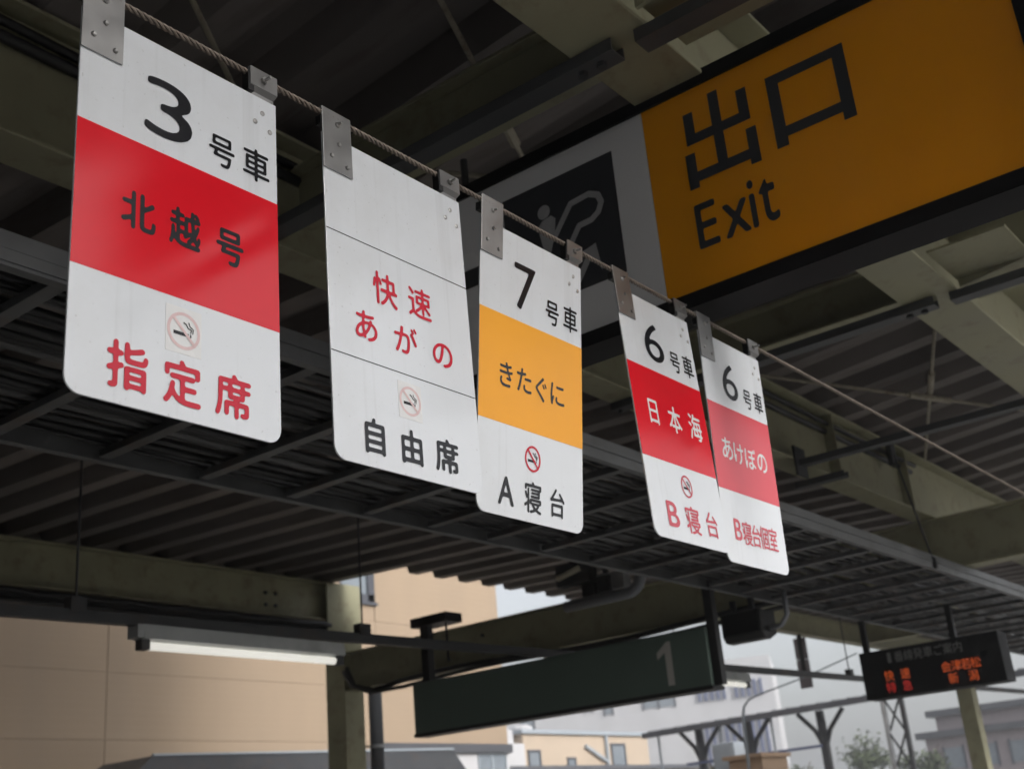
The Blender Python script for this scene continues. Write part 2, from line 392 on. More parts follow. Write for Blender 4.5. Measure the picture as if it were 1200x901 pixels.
# cross beams
MB().ibeam('y', -.95, 9.995, 9.9, 1.775, 2.205, 0.2).build('cross_beam', M['olive'], canopy, bevel=0.004)
MB().ibeam('y', 3.3, 9.09, 23.0, 3.06, 3.42, 0.2).build('cross_beam', M['olive'], canopy)
for x in (2.95, 5.72):
    MB().ibeam('y', 1.63, 3.17, x, 2.38, 2.62, 0.12).build('cross_beam', M['olive'], canopy, bevel=0.003)
    MB().ibeam('y', -.95, 1.35, x - .35, 2.30, 2.66, 0.16).build('cross_beam', M['olive'], canopy, bevel=0.003)
    # gusset plates where the cross beam meets the girder
    MB().prism([(1.355, 2.232), (0.85, 2.29), (1.355, 2.66)], 'x', x - .36, x - .345).build('gusset_plate', M['olive'], canopy)
    MB().box(x - .75, x - .05, 1.02, 1.36, 2.268, 2.28).build('gusset_plate', M['olive'], canopy)
for x in (0.4, 2.3, 4.2, 6.1, 8.0, 9.4):
    for side in (-1, 1):
        y0, y1 = (3.105, 3.182) if side < 0 else (3.198, 3.275)
        MB().box(x, x + .012, y0, y1, 2.227, 2.708).build('stiffener_plate', M['olive'], canopy)
# columns
def column(x0, x1, y0, y1, top):
    c = MB().box(x0, x1, y0, y1, -EYE, top).build('column', M['olive'], canopy, bevel=0.006)
    return c
column(9.80, 10.10, 10.0, 10.30, 3.0)
column(16.3, 16.5, 5.16, 5.36, 2.75)
for yy in (10.0, ):
    MB().box(9.55, 9.797, 9.98, 10.0, 2.2, 2.98).build('splice_plate', M['olive'], canopy)
# bolts on the cross beam splice near the column
for (y, h) in ((8.02, 1.9), (8.02, 2.08), (8.5, 1.9), (8.5, 2.08)):
    MB().tube([(9.9 - .006, y, h), (9.9 - .03, y, h)], 0.018, 6).build('bolt', M['darkmetal'], canopy)
for i in range(2):
    for j in range(2):
        MB().tube([(8.75 + .14 * i, 10.114, 2.68 + .13 * j), (8.75 + .14 * i, 10.09, 2.68 + .13 * j)], 0.02, 6).build('bolt', M['darkmetal'], canopy)
# strut channels slung under the girders
def channel(x, y0, y1, h=2.165, w=0.075, d=0.042):
    mb = MB().box(x - w / 2, x + w / 2, y0, y1, h, h + .005).box(x - w / 2, x - w / 2 + .005, y0, y1, h + .005, h + d).box(x + w / 2 - .005, x + w / 2, y0, y1, h + .005, h + d)
    o = mb.build('strut_channel', M['channel'], canopy)
    return o
for x in (2.66, 5.34):
    channel(x, 1.47, 3.28); channel(x + .02, -1.0, 1.40, 2.165)
    for y in (1.53, 1.60, 3.12, 3.24):
        MB().tube([(x, y, 2.15), (x, y, 2.1655)], 0.016, 6).build('bolt', M['darkmetal'], canopy)
channel(7.28, 1.0, 3.10, 2.167)
channel(7.55, 2.9, 3.26, 2.10)
MB().box(7.2, 7.36, 3.085, 3.10, 2.10, 2.30).build('clamp', M['darkmetal'], canopy)
MB().box(8.98, 9.08, 3.06, 3.10, 2.50, 2.72).build('clamp', M['darkmetal'], canopy)
# flat tie and brace rods under the deck
for a, b, r in (((2.3, 1.95, 2.66), (4.5, 2.88, 2.66), .011), ((3.0, 3.08, 2.67), (5.2, 1.66, 2.67), .011), ((6.5, 3.09, 2.64), (9.8, 1.66, 2.64), .011),
                ((6.2, 1.66, 2.68), (9.75, 3.06, 2.68), .011), ((0.6, 1.66, 2.66), (2.6, 3.06, 2.66), .011)):
    p, q = Vector(a), Vector(b)
    rod = MB().tube([p, q], r, 8).build('brace_rod', M['brace'], canopy, smooth=True)
    m1 = p.lerp(q, .42); m2 = p.lerp(q, .53)
    MB().tube([m1, m2], r * 2.0, 8).build('turnbuckle', M['brace'], rod)
# purlins between deck and girders: short packing blocks
for x in np.arange(-3.5, 9.6, 1.35):
    MB().box(x, x + .07, 1.40, 1.58, 2.716, 2.86).build('packing_block', M['darkmetal'], canopy)
# black conduits clipped along the girder web and the cross beam
for k, h in enumerate((2.58, 2.64)):
    MB().tube([(x, 3.165 - .03 * k - .012 * math.sin(x * 1.3 + k), h + .012 * math.sin(x * .9 + 2 * k)) for x in np.arange(-4, 9.7, .35)], 0.022 - .004 * k, 7).build('conduit', M['cable'], canopy, smooth=True)
for k in range(2):
    pts = [(9.77 - .05 * k, 9.93, 2.02 - .04 * k), (9.76 - .05 * k, 9.8, 1.80), (9.75 - .05 * k, 9.5, 1.72 - .03 * k)]
    pts += [(9.75 - .04 * k, y, 1.755 - .05 * k + .03 * math.sin(y * 1.7 + k)) for y in np.arange(9.0, 4.4, -.35)]
    MB().tube(pts, 0.028 - .006 * k, 7).build('conduit', M['cable'], canopy, smooth=True)
MB().tube([(9.3 + .1 * k, 10.0 - .01, 2.50 + .01 * math.sin(k)) for k in np.arange(-130, 4)], 0.03, 7).build('conduit', M['cable'], canopy, smooth=True)
MB().box(-4, 9.6, 10.02, 10.10, 2.40, 2.545).build('cable_duct', M['darkmetal'], canopy)
MB().tube([(9.3 + .1 * k, 9.99, 2.42) for k in np.arange(-130, 4)], 0.02, 7).build('conduit', M['cable'], canopy, smooth=True)

# ================================================================== CABLE TRAY
TZ = 1.66; TY0, TY1 = 2.94, 4.315
tray = empty('cable_tray', (0, 3.6, TZ), 'wide grey ladder cable tray hung below the canopy girder', 'cable tray')
def rail(y, face):
    mb = MB().box(-4, 28, y - .003, y + .003, TZ, TZ + .11)
    for z in (TZ, TZ + .104): mb.box(-4, 28, min(y, y + face * .035) + (.003 if face > 0 else 0), max(y, y + face * .035) - (0 if face > 0 else .003), z, z + .006)
    mb.box(-4, 28, min(y - face * .004, y - face * .012), max(y - face * .004, y - face * .012), TZ + .05, TZ + .062)
    return mb.build('side_rail', M['tray'], tray)
rail(TY0, 1); rail(TY1, -1)
rung0 = None
for k in range(56):
    x = -2.31 + 0.515 * k + (random.random() - .5) * .03
    if rung0 is None:
        rung0 = MB().box(x - .028, x + .028, TY0 + .04, TY1 - .04, TZ + .012, TZ + .045).build('rung', M['rung'], tray, bevel=.002); bx0 = rung0.location.x; x00 = x
    else: share(rung0, tray, (bx0 + x - x00, rung0.location.y, rung0.location.z))
for x in (0.2, 9.03, 13.4):
    rod = MB().tube([(x, TY0 - .012, TZ + .02), (x, 3.08, 2.70)], 0.008, 6).build('hanger_rod', M['darkmetal'], tray)
    MB().box(x - .02, x + .02, TY0 - .03, TY0 - .005, TZ + .0, TZ + .08).build('clamp', M['darkmetal'], rod)
    MB().tube([(x, TY1 + .014, TZ + .02), (x, TY1 + .014, 2.76)], 0.008, 6).build('hanger_rod', M['darkmetal'], tray)
for x in (0.92, 1.06):      # splice bolts on the near rail
    MB().tube([(x * TY0 / 1.5 , TY0 - .004, TZ + .08), (x * TY0 / 1.5, TY0 - .022, TZ + .08)], 0.016, 6).build('bolt', M['bolt'], tray)
MB().box(1.55, 2.2, TY0 - .009, TY0 - .0035, TZ + .012, TZ + .1).build('splice_plate', M['tray'], tray)
# cables lying in the tray
rc = random.Random(3)
y = TY0 + .07; n = 0
while y < TY1 - .06:
    r = rc.choice((.010, .013, .016, .02)); y += r
    ph = rc.random() * 6; am = .006 + .006 * rc.random()
    lay = rc.random() * .02
    o = MB().tube([(x, y + am * math.sin(x * .8 + ph) + am * .6 * math.sin(x * 2.1 + 2 * ph), TZ + .046 + r + lay + .004 * math.sin(x * 1.9 + ph)) for x in np.arange(-4, 26, .5)], r, 6).build('cable', M['greycable'] if n % 6 == 4 else M['cable'], smooth=True)
    tag(o, 'long sheathed cable running along inside the overhead cable tray', 'cable', 'cables bundled in the overhead tray')
    y += r + rc.random() * .012 + .022; n += 1

# ================================================================== WIRE ROPE
WZ = 1.412; WY = 1.5
mb = MB()
for k in range(3):
    mb.tube([(x, WY + .0037 * math.cos(x * 150 + k * 2.0944), WZ + .0037 * math.sin(x * 150 + k * 2.0944)) for x in np.arange(-1.5, 9.75, .0062)], 0.0031, 5, caps=False)
tag(mb.build('wire_rope', M['wire'], smooth=True), 'taut twisted steel wire rope carrying the row of hanging carriage signs', 'wire rope')

# ================================================================== HANGING SIGNS
HH, TOPZ = 0.69, -0.045
def car_sign(xc, w, swing, label, top_txt, band, mid, bot, icon, lines=False, dy=0.0):
    root = empty('car_position_sign', (xc, WY + dy, WZ), label, 'hanging sign', 'carriage position signs hung on the wire', rot=(rad(swing), 0, rad(0)))
    x0, x1 = -w / 2, w / 2; z1, z0 = TOPZ, TOPZ - HH
    pts = [(x0, z1), (x0, z0 + .028)]
    for i in range(1, 8):
        a = math.pi + i / 8 * math.pi / 2; pts.append((x0 + .028 + .028 * math.cos(a), z0 + .028 + .028 * math.sin(a)))
    pts += [(x0 + .028, z0), (x1 - .028, z0)]
    for i in range(1, 8):
        a = 1.5 * math.pi + i / 8 * math.pi / 2; pts.append((x1 - .028 + .028 * math.cos(a), z0 + .028 + .028 * math.sin(a)))
    pts += [(x1, z0 + .028), (x1, z1)]
    MB().prism(pts, 'y', -0.002, 0.002).build('panel', M['signwhite'], root, local=True, bevel=.0006)
    plane = lambda x, z, d=0.0: (x, -0.0032 - d, z)
    s = w / 0.42
    if band:
        MB().box(x0 + .0004, x1 - .0004, -.0026, -.0021, -.523, -.262).build('colour_band', M[band], root, local=True)
    if lines:
        for z in (-.263, -.522):
            MB().box(x0 + .001, x1 - .001, -.0028, -.0021, z - .0008, z + .0008).build('dividing_line', M['inkblack'], root, local=True)
    def text(items, m, name='lettering', **kw):
        for ch, cx, cz, gw, gh in items:
            g = MB(); put_glyph(g, ch, cx * s, cz, gw * s, gh, plane, kanji=ch not in '0123456789AB', **(THIN if ch in '367' else kw))
            g.build(name, M[m], root, local=True)
    for items, m, kw in (top_txt, mid, bot):
        text(items, m, **kw)
    if icon:
        ring_m, ix, iz, r, has_st, ink = icon
        ix *= s
        if has_st:
            MB().box(ix - r * 1.08 * s, ix + r * 1.08 * s, -.0026, -.0021, iz - r * 1.25, iz + r * 1.25).build('sticker', M['sticker'], root, local=True)
        pl = lambda x, z, d=0.0: (x, -0.0030 - d, z)
        ri = MB(); flat_ring(ri, ix, iz, r * s, r, r * .17, pl)
        d = r * .66
        flat_line(ri, [(ix - d * s, iz + d), (ix + d * s, iz - d)], r * .16, pl, .0004)
        pic = ri.build('no_smoking_ring', M[ring_m], root, local=True)
        cg = MB()
        flat_poly(cg, [(ix - r * .62 * s, iz - r * .27), (ix + r * .30 * s, iz - r * .27), (ix + r * .30 * s, iz - r * .08), (ix - r * .62 * s, iz - r * .08)], pl)
        flat_poly(cg, [(ix + r * .38 * s, iz - r * .27), (ix + r * .46 * s, iz - r * .27), (ix + r * .46 * s, iz - r * .08), (ix + r * .38 * s, iz - r * .08)], pl)
        flat_line(cg, [(ix + r * .42 * s, iz), (ix + r * .47 * s, iz + r * .15), (ix + r * .25 * s, iz + r * .22), (ix + r * .15 * s, iz + r * .38), (ix + r * .0 * s, iz + r * .45)], r * .07, pl)
        flat_line(cg, [(ix + r * .54 * s, iz - r * .02), (ix + r * .58 * s, iz + r * .22), (ix + r * .36 * s, iz + r * .34), (ix + r * .30 * s, iz + r * .5)], r * .06, pl)
        cg.build('cigarette_pictogram', M[ink], root, local=True)
    # left hanger plate in front of the panel, folded over the wire
    hp = MB().box(x0 - .002, x0 + .078, -.0062, -.0034, -.128, .013).box(x0 - .002, x0 + .078, -.0034, .012, .0102, .013).build('hanger_plate', M['alu'], root, local=True, bevel=.0006)
    MB().box(x0 - .004, x0 + .06, -.0028, .011, -.028, -.008).build('packing', M['black'], root, local=True)
    for (bx, bz, r) in ((.040, -.016, .0062), (.042, -.062, .0048), (.020, -.096, .0048), (.062, -.108, .0048)):
        MB().tube([(x0 + bx, -.0062, bz), (x0 + bx, -.0086, bz), (x0 + bx, -.0104, bz)], [r, r, r * .6], 10).build('screw', M['bolt'], hp, local=True, smooth=False)
    MB().tube([(x0 + .040, -.010, -.016), (x0 + .040, -.019, -.016)], .0028, 8).build('screw', M['bolt'], hp, local=True)
    # right clip: bent plate behind the panel, gripping the wire with a bolt
    cp = MB().prism([(.0026, -.118), (.0026, -.034), (-.0095, -.028), (-.0095, .012), (-.0070, .012), (-.0070, -.0265), (.0052, -.0325), (.0052, -.118)], 'x', x1 - .068, x1 - .002).build('clip', M['alu'], root, local=True)
    MB().box(x1 - .072, x1 - .058, -.008, .010, -.042, .009).build('packing', M['black'], root, local=True)
    MB().tube([(x1 - .036, -.0095, -.010), (x1 - .036, -.0155, -.010)], .0078, 6).build('bolt', M['bolt'], cp, local=True)
    MB().tube([(x1 - .036, -.0155, -.010), (x1 - .036, -.030, -.010)], .0034, 8).build('bolt', M['bolt'], cp, local=True)
    for (bx, bz) in ((-.034, -.078), (-.052, -.103), (-.016, -.112)):
        MB().tube([(x1 + bx, -.002, bz), (x1 + bx, -.0036, bz), (x1 + bx, -.0046, bz)], [.0052, .0052, .003], 10).build('rivet', M['bolt'], root, local=True)
    return root
THIN = dict(sig=0.014, thr=0.52); BOLD = dict(sig=0.028, thr=0.235); MED = dict(sig=0.022, thr=0.32)
def go(num, nw=.098): return ([(num, -.035, -.173, nw, .115), ('号', .08, -.203, .058, .062), ('車', .159, -.199, .062, .066)], 'inkblack', MED)
car_sign(1.127, .42, 0.0, 'largest and nearest hanging sign, white with red band, numbered 3',
         go('3'), 'signred',
         ([('北', -.091, -.392, .062, .068), ('越', .002, -.390, .060, .070), ('号', .098, -.391, .060, .068)], 'inkblack', BOLD),
         ([('指', -.102, -.669, .071, .076), ('定', .001, -.672, .071, .074), ('席', .105, -.670, .072, .074)], 'inkred', BOLD),
         ('fadepink', .002, -.580, .033, True, 'inkblack'))
car_sign(1.668, .42, -0.5, 'all-white hanging sign without a colour band, red and black lettering',
         ([], 'inkblack', MED), None,
         ([('快', -.053, -.350, .066, .070), ('速', .050, -.348, .068, .068), ('あ', -.113, -.446, .066, .066), ('が', -.001, -.446, .066, .064), ('の', .112, -.446, .066, .064)], 'inkred', MED),
         ([('自', -.105, -.673, .066, .068), ('由', -.002, -.674, .066, .068), ('席', .102, -.672, .068, .068)], 'inkblack', BOLD),
         ('fadepink', .001, -.578, .031, True, 'inkblack'), lines=True)
car_sign(2.165, .402, 6.7, 'hanging sign with orange band, numbered 7, third along the wire',
         go('7', .085), 'signorange',
         ([('き', -.108, -.405, .064, .062), ('た', -.037, -.404, .064, .062), ('ぐ', .031, -.409, .062, .064), ('に', .100, -.407, .066, .062)], 'inkblack', MED),
         ([('A', -.104, -.677, .058, .066), ('寝', 0, -.677, .066, .070), ('台', .098, -.675, .064, .066)], 'inkblack', MED),
         ('inkred', -.001, -.586, .031, False, 'inkblack'))
car_sign(2.70, .378, -2.3, 'hanging sign with bright red band numbered 6, second from the far end',
         go('6', .105), 'signred',
         ([('日', -.108, -.387, .066, .072), ('本', .012, -.389, .070, .074), ('海', .132, -.387, .072, .076)], 'inkwhite', MED),
         ([('B', -.096, -.667, .062, .068), ('寝', .014, -.669, .078, .072), ('台', .124, -.666, .072, .068)], 'inkpink', MED),
         ('inkpink', .012, -.577, .031, False, 'inkblack'))
car_sign(3.148, .380, 1.2, 'farthest hanging sign on the wire, red band with white hiragana, numbered 6',
         go('6', .10), 'signveiled',
         ([('あ', -.118, -.395, .076, .070), ('け', -.043, -.397, .072, .068), ('ぼ', .036, -.400, .076, .068), ('の', .122, -.397, .074, .070)], 'inkwhite', MED),
         ([('B', -.118, -.636, .048, .062), ('寝', -.058, -.640, .062, .066), ('台', .002, -.640, .060, .064), ('個', .060, -.638, .060, .068), ('室', .122, -.636, .060, .068)], 'inkpink', MED),
         None)

# ================================================================== EXIT SIGN
EX = 3.0
ex = empty('exit_sign', (EX, 1.57, 1.452), 'big black-framed orange and white exit sign hung across the platform', 'exit sign')
plane = lambda x, z, d=0.0: (EX - .0105 - d, -x, z)           # x runs to the viewer's right (-Y)
Y0, Y1, H0, H1 = 0.41, 2.74, 1.452, 2.229
MB().box(EX + .006, EX + .135, Y0 + .002, Y1 - .002, H0 + .002, H1 - .002).build('housing', M['boxblack'], ex, bevel=.004)
fr = MB()
fr.box(EX - .016, EX + .006, Y0, Y1, H1 - .048, H1).box(EX - .016, EX + .006, Y0, Y1, H0, H0 + .048).box(EX - .016, EX + .006, Y0, Y0 + .045, H0 + .048, H1 - .048).box(EX - .016, EX + .006, Y1 - .045, Y1, H0 + .048, H1 - .048)
fr.build('frame', M['boxblack'], ex)
MB().box(EX - .006, EX + .004, 1.604, Y1 - .046, H0 + .049, H1 - .049).build('white_face', M['exitwhite'], ex)
MB().box(EX - .006, EX + .004, Y0 + .046, 1.602, H0 + .049, H1 - .049).build('orange_face', M['exitorange'], ex)
pp = MB().box(EX - .009, EX - .0065, 1.730, 2.19, 1.655, 2.096).build('pictogram_panel', M['exitdark'], ex)
pic = MB()
flat_disc(pic, -2.02, 1.985, .026, plane)
flat_poly(pic, [(-2.050, 1.935), (-2.03, 1.955), (-1.992, 1.962), (-1.975, 1.945), (-1.985, 1.885), (-2.015, 1.805), (-2.028, 1.805)], plane)
flat_line(pic, [(-1.99, 1.872), (-1.91, 1.972), (-1.835, 1.978), (-1.80, 1.960), (-1.79, 1.93), (-1.805, 1.900), (-1.835, 1.882), (-1.885, 1.880), (-1.935, 1.815)], .022, plane)
flat_poly(pic, [(-1.90, 1.780), (-1.83, 1.795), (-1.815, 1.69), (-1.845, 1.745)], plane)
flat_line(pic, [(-1.870, 1.745), (-1.910, 1.690)], .024, plane, .0001)
pic.build('escalator_pictogram', M['exitgrey'], ex)
ar = MB(); flat_poly(ar, [(-2.46, 1.825), (-2.30, 1.825), (-2.30, 1.895), (-2.46, 1.895)], plane)
flat_poly(ar, [(-2.62, 1.86), (-2.461, 1.74), (-2.461, 1.98)], plane); ar.build('arrow', M['exitdark'], ex)
SH = dict(sig=0.010, thr=0.40)
kp = lambda x, z: (EX - .0085, -x, z)
t_ = .034                                                       # stroke width
def bars(rects):
    for k, (xa, xb, za, zb) in enumerate(rects):
        g = MB(); flat_poly(g, [(xa, za), (xb, za), (xb, zb), (xa, zb)], lambda x, z, k=k: (EX - .0085 - .0002 * k, -x, z)); g.build('lettering', M['exitdark'], ex)
xl, xr, xm = -1.468, -1.222, -1.345
bars([(xm - t_ / 2, xm + t_ / 2, 1.862, 2.135), (xl + .012, xl + .012 + t_, 2.003, 2.098), (xr - .012 - t_, xr - .012, 1.985, 2.098), (xl + .012, xr - .012, 1.985, 1.985 + t_),
      (xl, xl + t_, 1.832, 1.955), (xr - t_, xr, 1.832, 1.955), (xl, xr, 1.852, 1.852 + t_)])
bars([(-1.168, -1.168 + t_ + .004, 1.845, 2.092), (-.918 - t_ - .004, -.918, 1.845, 2.092), (-1.168, -.918, 2.058, 2.092), (-1.168, -.918, 1.873, 1.907)])
xe = -1.467
for ch, gw, gh, adv, dz in (('E', .072, .150, .093, 0), ('x', .082, .112, .089, 0), ('i', .020, .158, .034, 0), ('t', .055, .142, .06, 0)):
    g = MB(); put_glyph(g, ch, xe + gw / 2, 1.628 + gh / 2, gw, gh, lambda x, z: (EX - .0085, -x, z), kanji=False, sig=.016, thr=.30); g.build('lettering', M['exitdark'], ex)
    xe += adv
for y in (.75, 2.4):
    MB().tube([(EX + .06, y, H1 - .003), (EX + .06, y, 2.39)], .014, 8).build('hanger_rod', M['darkmetal'], ex)

# ================================================================== PLATFORM NUMBER SIGN
GX = 8.0
gs = empty('platform_number_sign', (GX, 5.84, .945), 'long dark green platform sign with pale numeral 1', 'platform sign')
MB().box(GX, GX + .16, 4.37, 7.32, .955, 1.395).build('housing', M['green'], gs, bevel=.006)
MB().box(GX - .006, GX + .166, 4.362, 7.328, .940, .968).build('lower_trim', M['black'], gs)
MB().box(GX + .03, GX + .10, 4.30, 4.368, .968, 1.745).build('post', M['black'], gs)
MB().box(GX + .02, GX + .10, 7.135, 7.215, 1.396, 1.875).build('post', M['black'], gs)
br = MB().box(GX - .02, GX + .2, 6.87, 7.29, 1.875, 1.955).build('bracket', M['black'], gs)
MB().tube([(GX + .05, 6.93, 1.875), (GX + .05, 6.93, 1.55)], .012, 6).build('stay_rod', M['black'], gs)
g = MB(); g_pl = lambda x, z, d=0.0: (GX - .0022, -x, z)
flat_poly(g, [(-4.735, 1.012), (-4.678, 1.012), (-4.678, 1.335), (-4.712, 1.335), (-4.805, 1.262), (-4.805, 1.21), (-4.735, 1.258)], g_pl)
g.build('numeral', M['numeral'], gs)

# ================================================================== DEPARTURE BOARD
LX = 10.8
lb = empty('departure_board', (LX, 3.73, .945), 'black hanging departure board with red and orange dot-matrix text', 'departure board')
MB().box(LX, LX + .25, 3.10, 4.36, .945, 1.365).build('housing', M['led'], lb, bevel=.006)
MB().box(LX - .004, LX - .0005, 3.125, 4.335, .962, 1.205).build('display_panel', M['led'], lb)
for y in (3.5, 4.31):
    MB().box(LX + .06, LX + .11, y - .025, y + .025, 1.365, 1.662).build('hanger_post', M['black'], lb)
lp = lambda x, z, d=0.0: (LX - .0055, -x, z)
lp2 = lambda x, z, d=0.0: (LX - .0025, -x, z)
for i, ch in enumerate('1番線発車ご案内'):
    g = MB(); put_glyph(g, ch, -4.08 + .089 * i, 1.285, .082 if ch != '1' else .035, .09, lp2, kanji=ch != '1', **MED); g.build('header_lettering', M['leddim'], lb)
for row, m, h in (((('快', 4.11), ('速', 3.96), ('会', 3.59), ('津', 3.50), ('若', 3.415), ('松', 3.33)), 'ledorange', 1.132),
                  ((('特', 4.11), ('急', 3.96)), 'ledred', 1.028), ((('新', 3.545), ('潟', 3.37)), 'ledorange', 1.028)):
    for ch, y in row:
        g = MB(); put_glyph(g, ch, -y, h, .084, .088, lp, **MED); g.build('lit_lettering', M[m], lb)

# ================================================================== LAMP RAIL, LAMPS
RY = 5.97
lr = empty('lamp_rail', (5, RY, 1.4), 'thin dark lighting rail hung on slim rods parallel to the tracks', 'lighting rail')
rh = lambda x: 1.385 + .0155 * (x - 3.4)
MB().bar((-4, RY, rh(-4)), (26, RY, rh(26)), .05, .065).build('rail', M['darkmetal'], lr)
for x in (-.2, 3.80, 6.04, 10.3, 14.4, 18.6):
    rod = MB().tube([(x, RY, rh(x) + .03), (x, RY, 2.845)], .0075, 6).build('hanger_rod', M['darkmetal'], lr)
    MB().box(x - .05, x + .05, RY - .035, RY + .035, rh(x) + .02, rh(x) + .10).build('clamp', M['darkmetal'], rod)
def lamp(xa, xb, label):
    z = rh((xa + xb) / 2) - .035
    t = empty('fluorescent_lamp', ((xa + xb) / 2, RY, z - .15), label, 'lamp', 'batten lamps under the lighting rail')
    MB().prism([(RY - .055, z - .085), (RY + .055, z - .085), (RY + .04, z), (RY - .04, z)], 'x', xa, xb).build('housing', M['lampbody'], t, bevel=.003)
    MB().tube([(xa + .06, RY, z - .118), (xb - .06, RY, z - .118)], .025, 12).build('tube', M['tube'], t, smooth=True)
    for xs in (xa - .005, xb - .055):
        MB().box(xs, xs + .06, RY - .032, RY + .032, z - .145, z - .086).build('socket', M['darkmetal'], t, bevel=.004)
    MB().box(xa - .045, xa - .001, RY - .05, RY + .05, z - .08, z - .005).build('end_box', M['lampbody'], t)
lamp(4.22, 5.82, 'white fluorescent batten lamp in front of the beige building')
lamp(9.95, 11.68, 'half hidden batten lamp just right of the green platform sign')

# ================================================================== SPEAKER, PIPE, SMALL FITTINGS
sp = empty('loudspeaker', (8.66, 4.35, 1.32), 'black wide-mouthed loudspeaker hung under the cable tray', 'loudspeaker')
MB().prism([(8.56, 1.55), (8.56, 1.37), (8.60, 1.325), (8.70, 1.322), (8.82, 1.37), (8.82, 1.55)], 'y', 4.18, 4.53).build('case', M['black'], sp, bevel=.012)
MB().box(8.552, 8.559, 4.21, 4.50, 1.38, 1.54).build('grille', M['boxblack'], sp)
MB().box(8.66, 8.70, 4.44, 4.48, 1.55, 1.66).build('bracket', M['darkmetal'], sp)
MB().box(8.66, 8.70, 4.28, 4.32, 1.55, 1.66).build('bracket', M['darkmetal'], sp)
MB().tube([(8.7, 4.18, 1.40), (8.7, 4.08, 1.41), (8.7, 4.02, 1.48), (8.7, 4.02, 1.665)], .02, 8).build('cable_hose', M['conduit'], sp, smooth=True)
pipe = MB()
pts = [(9.0, 6.3, 1.98), (9.0, 5.62, 1.98)] + [(9.0, 5.62 - .15 * math.sin(a), 2.13 - .15 * math.cos(a)) for a in np.linspace(.2, math.pi / 2, 7)] + [(9.0, 5.47, 2.80)]
tag(pipe.tube(pts, .05, 14).build('drain_elbow_pipe', M['conduit'], smooth=True), 'grey elbow pipe bending up below the canopy deck', 'pipe')
jb = empty('junction_box', (9.1, 5.9, 2.04), 'small cluster of grey junction boxes beside the elbow pipe', 'junction box')
for k, (y, z) in enumerate(((5.70, 2.06), (5.86, 2.055), (6.03, 2.05))):
    b = MB().box(9.08, 9.2, y, y + .13, z, z + .15).build('box', M['galv' if k == 0 else 'darkmetal'], jb, bevel=.004)
MB().box(9.1, 9.18, 5.68, 6.18, 2.205, 2.225).build('mounting_strip', M['galv'], jb)
MB().box(9.12, 9.16, 5.9, 5.94, 2.225, 2.83).build('mounting_post', M['darkmetal'], jb)
bl = empty('bulkhead_lamp', (9.0, 6.18, 2.2), 'square dark bulkhead lamp with cream tube under the roof deck', 'lamp')
MB().box(9.0, 9.12, 6.0, 6.38, 2.17, 2.37).build('housing', M['darkmetal'], bl, bevel=.004)
MB().tube([(8.985, 6.35, 2.25), (8.985, 6.1, 2.30)], .028, 10).build('tube', M['cream'], bl, smooth=True)
MB().box(9.04, 9.08, 6.2, 6.24, 2.37, 2.85).build('stem', M['darkmetal'], bl)
hs_ = empty('hanging_plate', (20.3, 9.2, 2.1), 'narrow smoky plate dangling from the far eave beam', 'plate')
MB().box(20.25, 20.27, 9.1, 9.33, 2.13, 2.62).build('plate', M['tagplate'], hs_)
MB().box(20.25, 20.27, 9.1, 9.33, 2.63, 3.0).build('plate', M['tagplate'], hs_)
MB().box(20.24, 20.28, 9.17, 9.25, 2.4, 3.06).build('strap', M['darkmetal'], hs_)
dp = empty('drainpipe', (11.05, 10.75, -EYE), 'dark vertical drainpipe behind the olive column', 'pipe')
MB().tube([(11.05, 10.75, -EYE), (11.05, 10.75, 2.2)], .085, 16).build('pipe', M['darkmetal'], dp, smooth=True)
for h in (0.2, 1.25, 2.0):
    MB().tube([(11.05, 10.75, h), (11.05, 10.75, h + .04)], .092, 16).build('clamp', M['galv'], dp)
    MB().box(10.4, 10.96, 10.74, 10.76, h + .01, h + .03).build('clamp_arm', M['darkmetal'], dp)

# ================================================================== BUILDINGS ACROSS THE TRACKS
BY = 22.0
bb = empty('beige_building', (20, BY, -2.65), 'large beige panelled building filling the left behind the canopy', 'building')
MB().box(-30, 27.88, BY + .06, BY + 14, -2.65, 11.5).build('core', M['joint'], bb)
rows = [(2.696, 4.036), (4.042, 5.736), (5.742, 7.566), (7.572, 9.406), (9.412, 11.5)]
cols = [(-30, -17.0), (-16.985, -9.0), (-8.985, -1.0), (-.985, 6.8), (6.815, 14.79), (14.81, 22.73), (22.745, 27.9)]
for ri_, (h0, h1) in enumerate(rows):
    for ci, (xa, xb) in enumerate(cols):
        if ri_ == 2 and ci == 5:
            for (a, b, c, d) in ((xa, 21.5, h0, h1), (21.5, 22.72, h0, 6.22)):
                MB().box(a, b, BY + (.002 if a > 20 else 0), BY + .062, c, d).build('wall_panel', M['beige'], bb)
        elif ri_ == 3 and ci == 5:
            for (a, b, c, d) in ((xa, 21.5, h0, h1), (21.5, 22.72, 8.0, h1)):
                MB().box(a, b, BY + (.002 if a > 20 else 0), BY + .062, c, d).build('wall_panel', M['beige'], bb)
        else:
            MB().box(xa, xb, BY + .004 * ((ri_ + ci) % 2), BY + .062, h0, h1).build('wall_panel', M['beige'], bb)
w = MB().box(21.5, 22.72, BY + .03, BY + .058, 6.22, 8.0).build('window', M['glass'], bb)
MB().box(21.5, 21.56, BY - .02, BY + .03, 6.22, 8.0).box(22.50, 22.74, BY - .03, BY + .03, 6.22, 8.0).box(21.5, 22.72, BY - .03, BY + .03, 6.22, 6.42).build('frame', M['frame'], w)
MB().box(21.45, 22.8, BY - .08, BY, 6.14, 6.218).build('sill', M['frame'], w)
MB().box(22.745, 27.9, BY + .01, BY + .062, -2.65, 2.69).build('ground_floor_wall', M['whitewall'], bb)
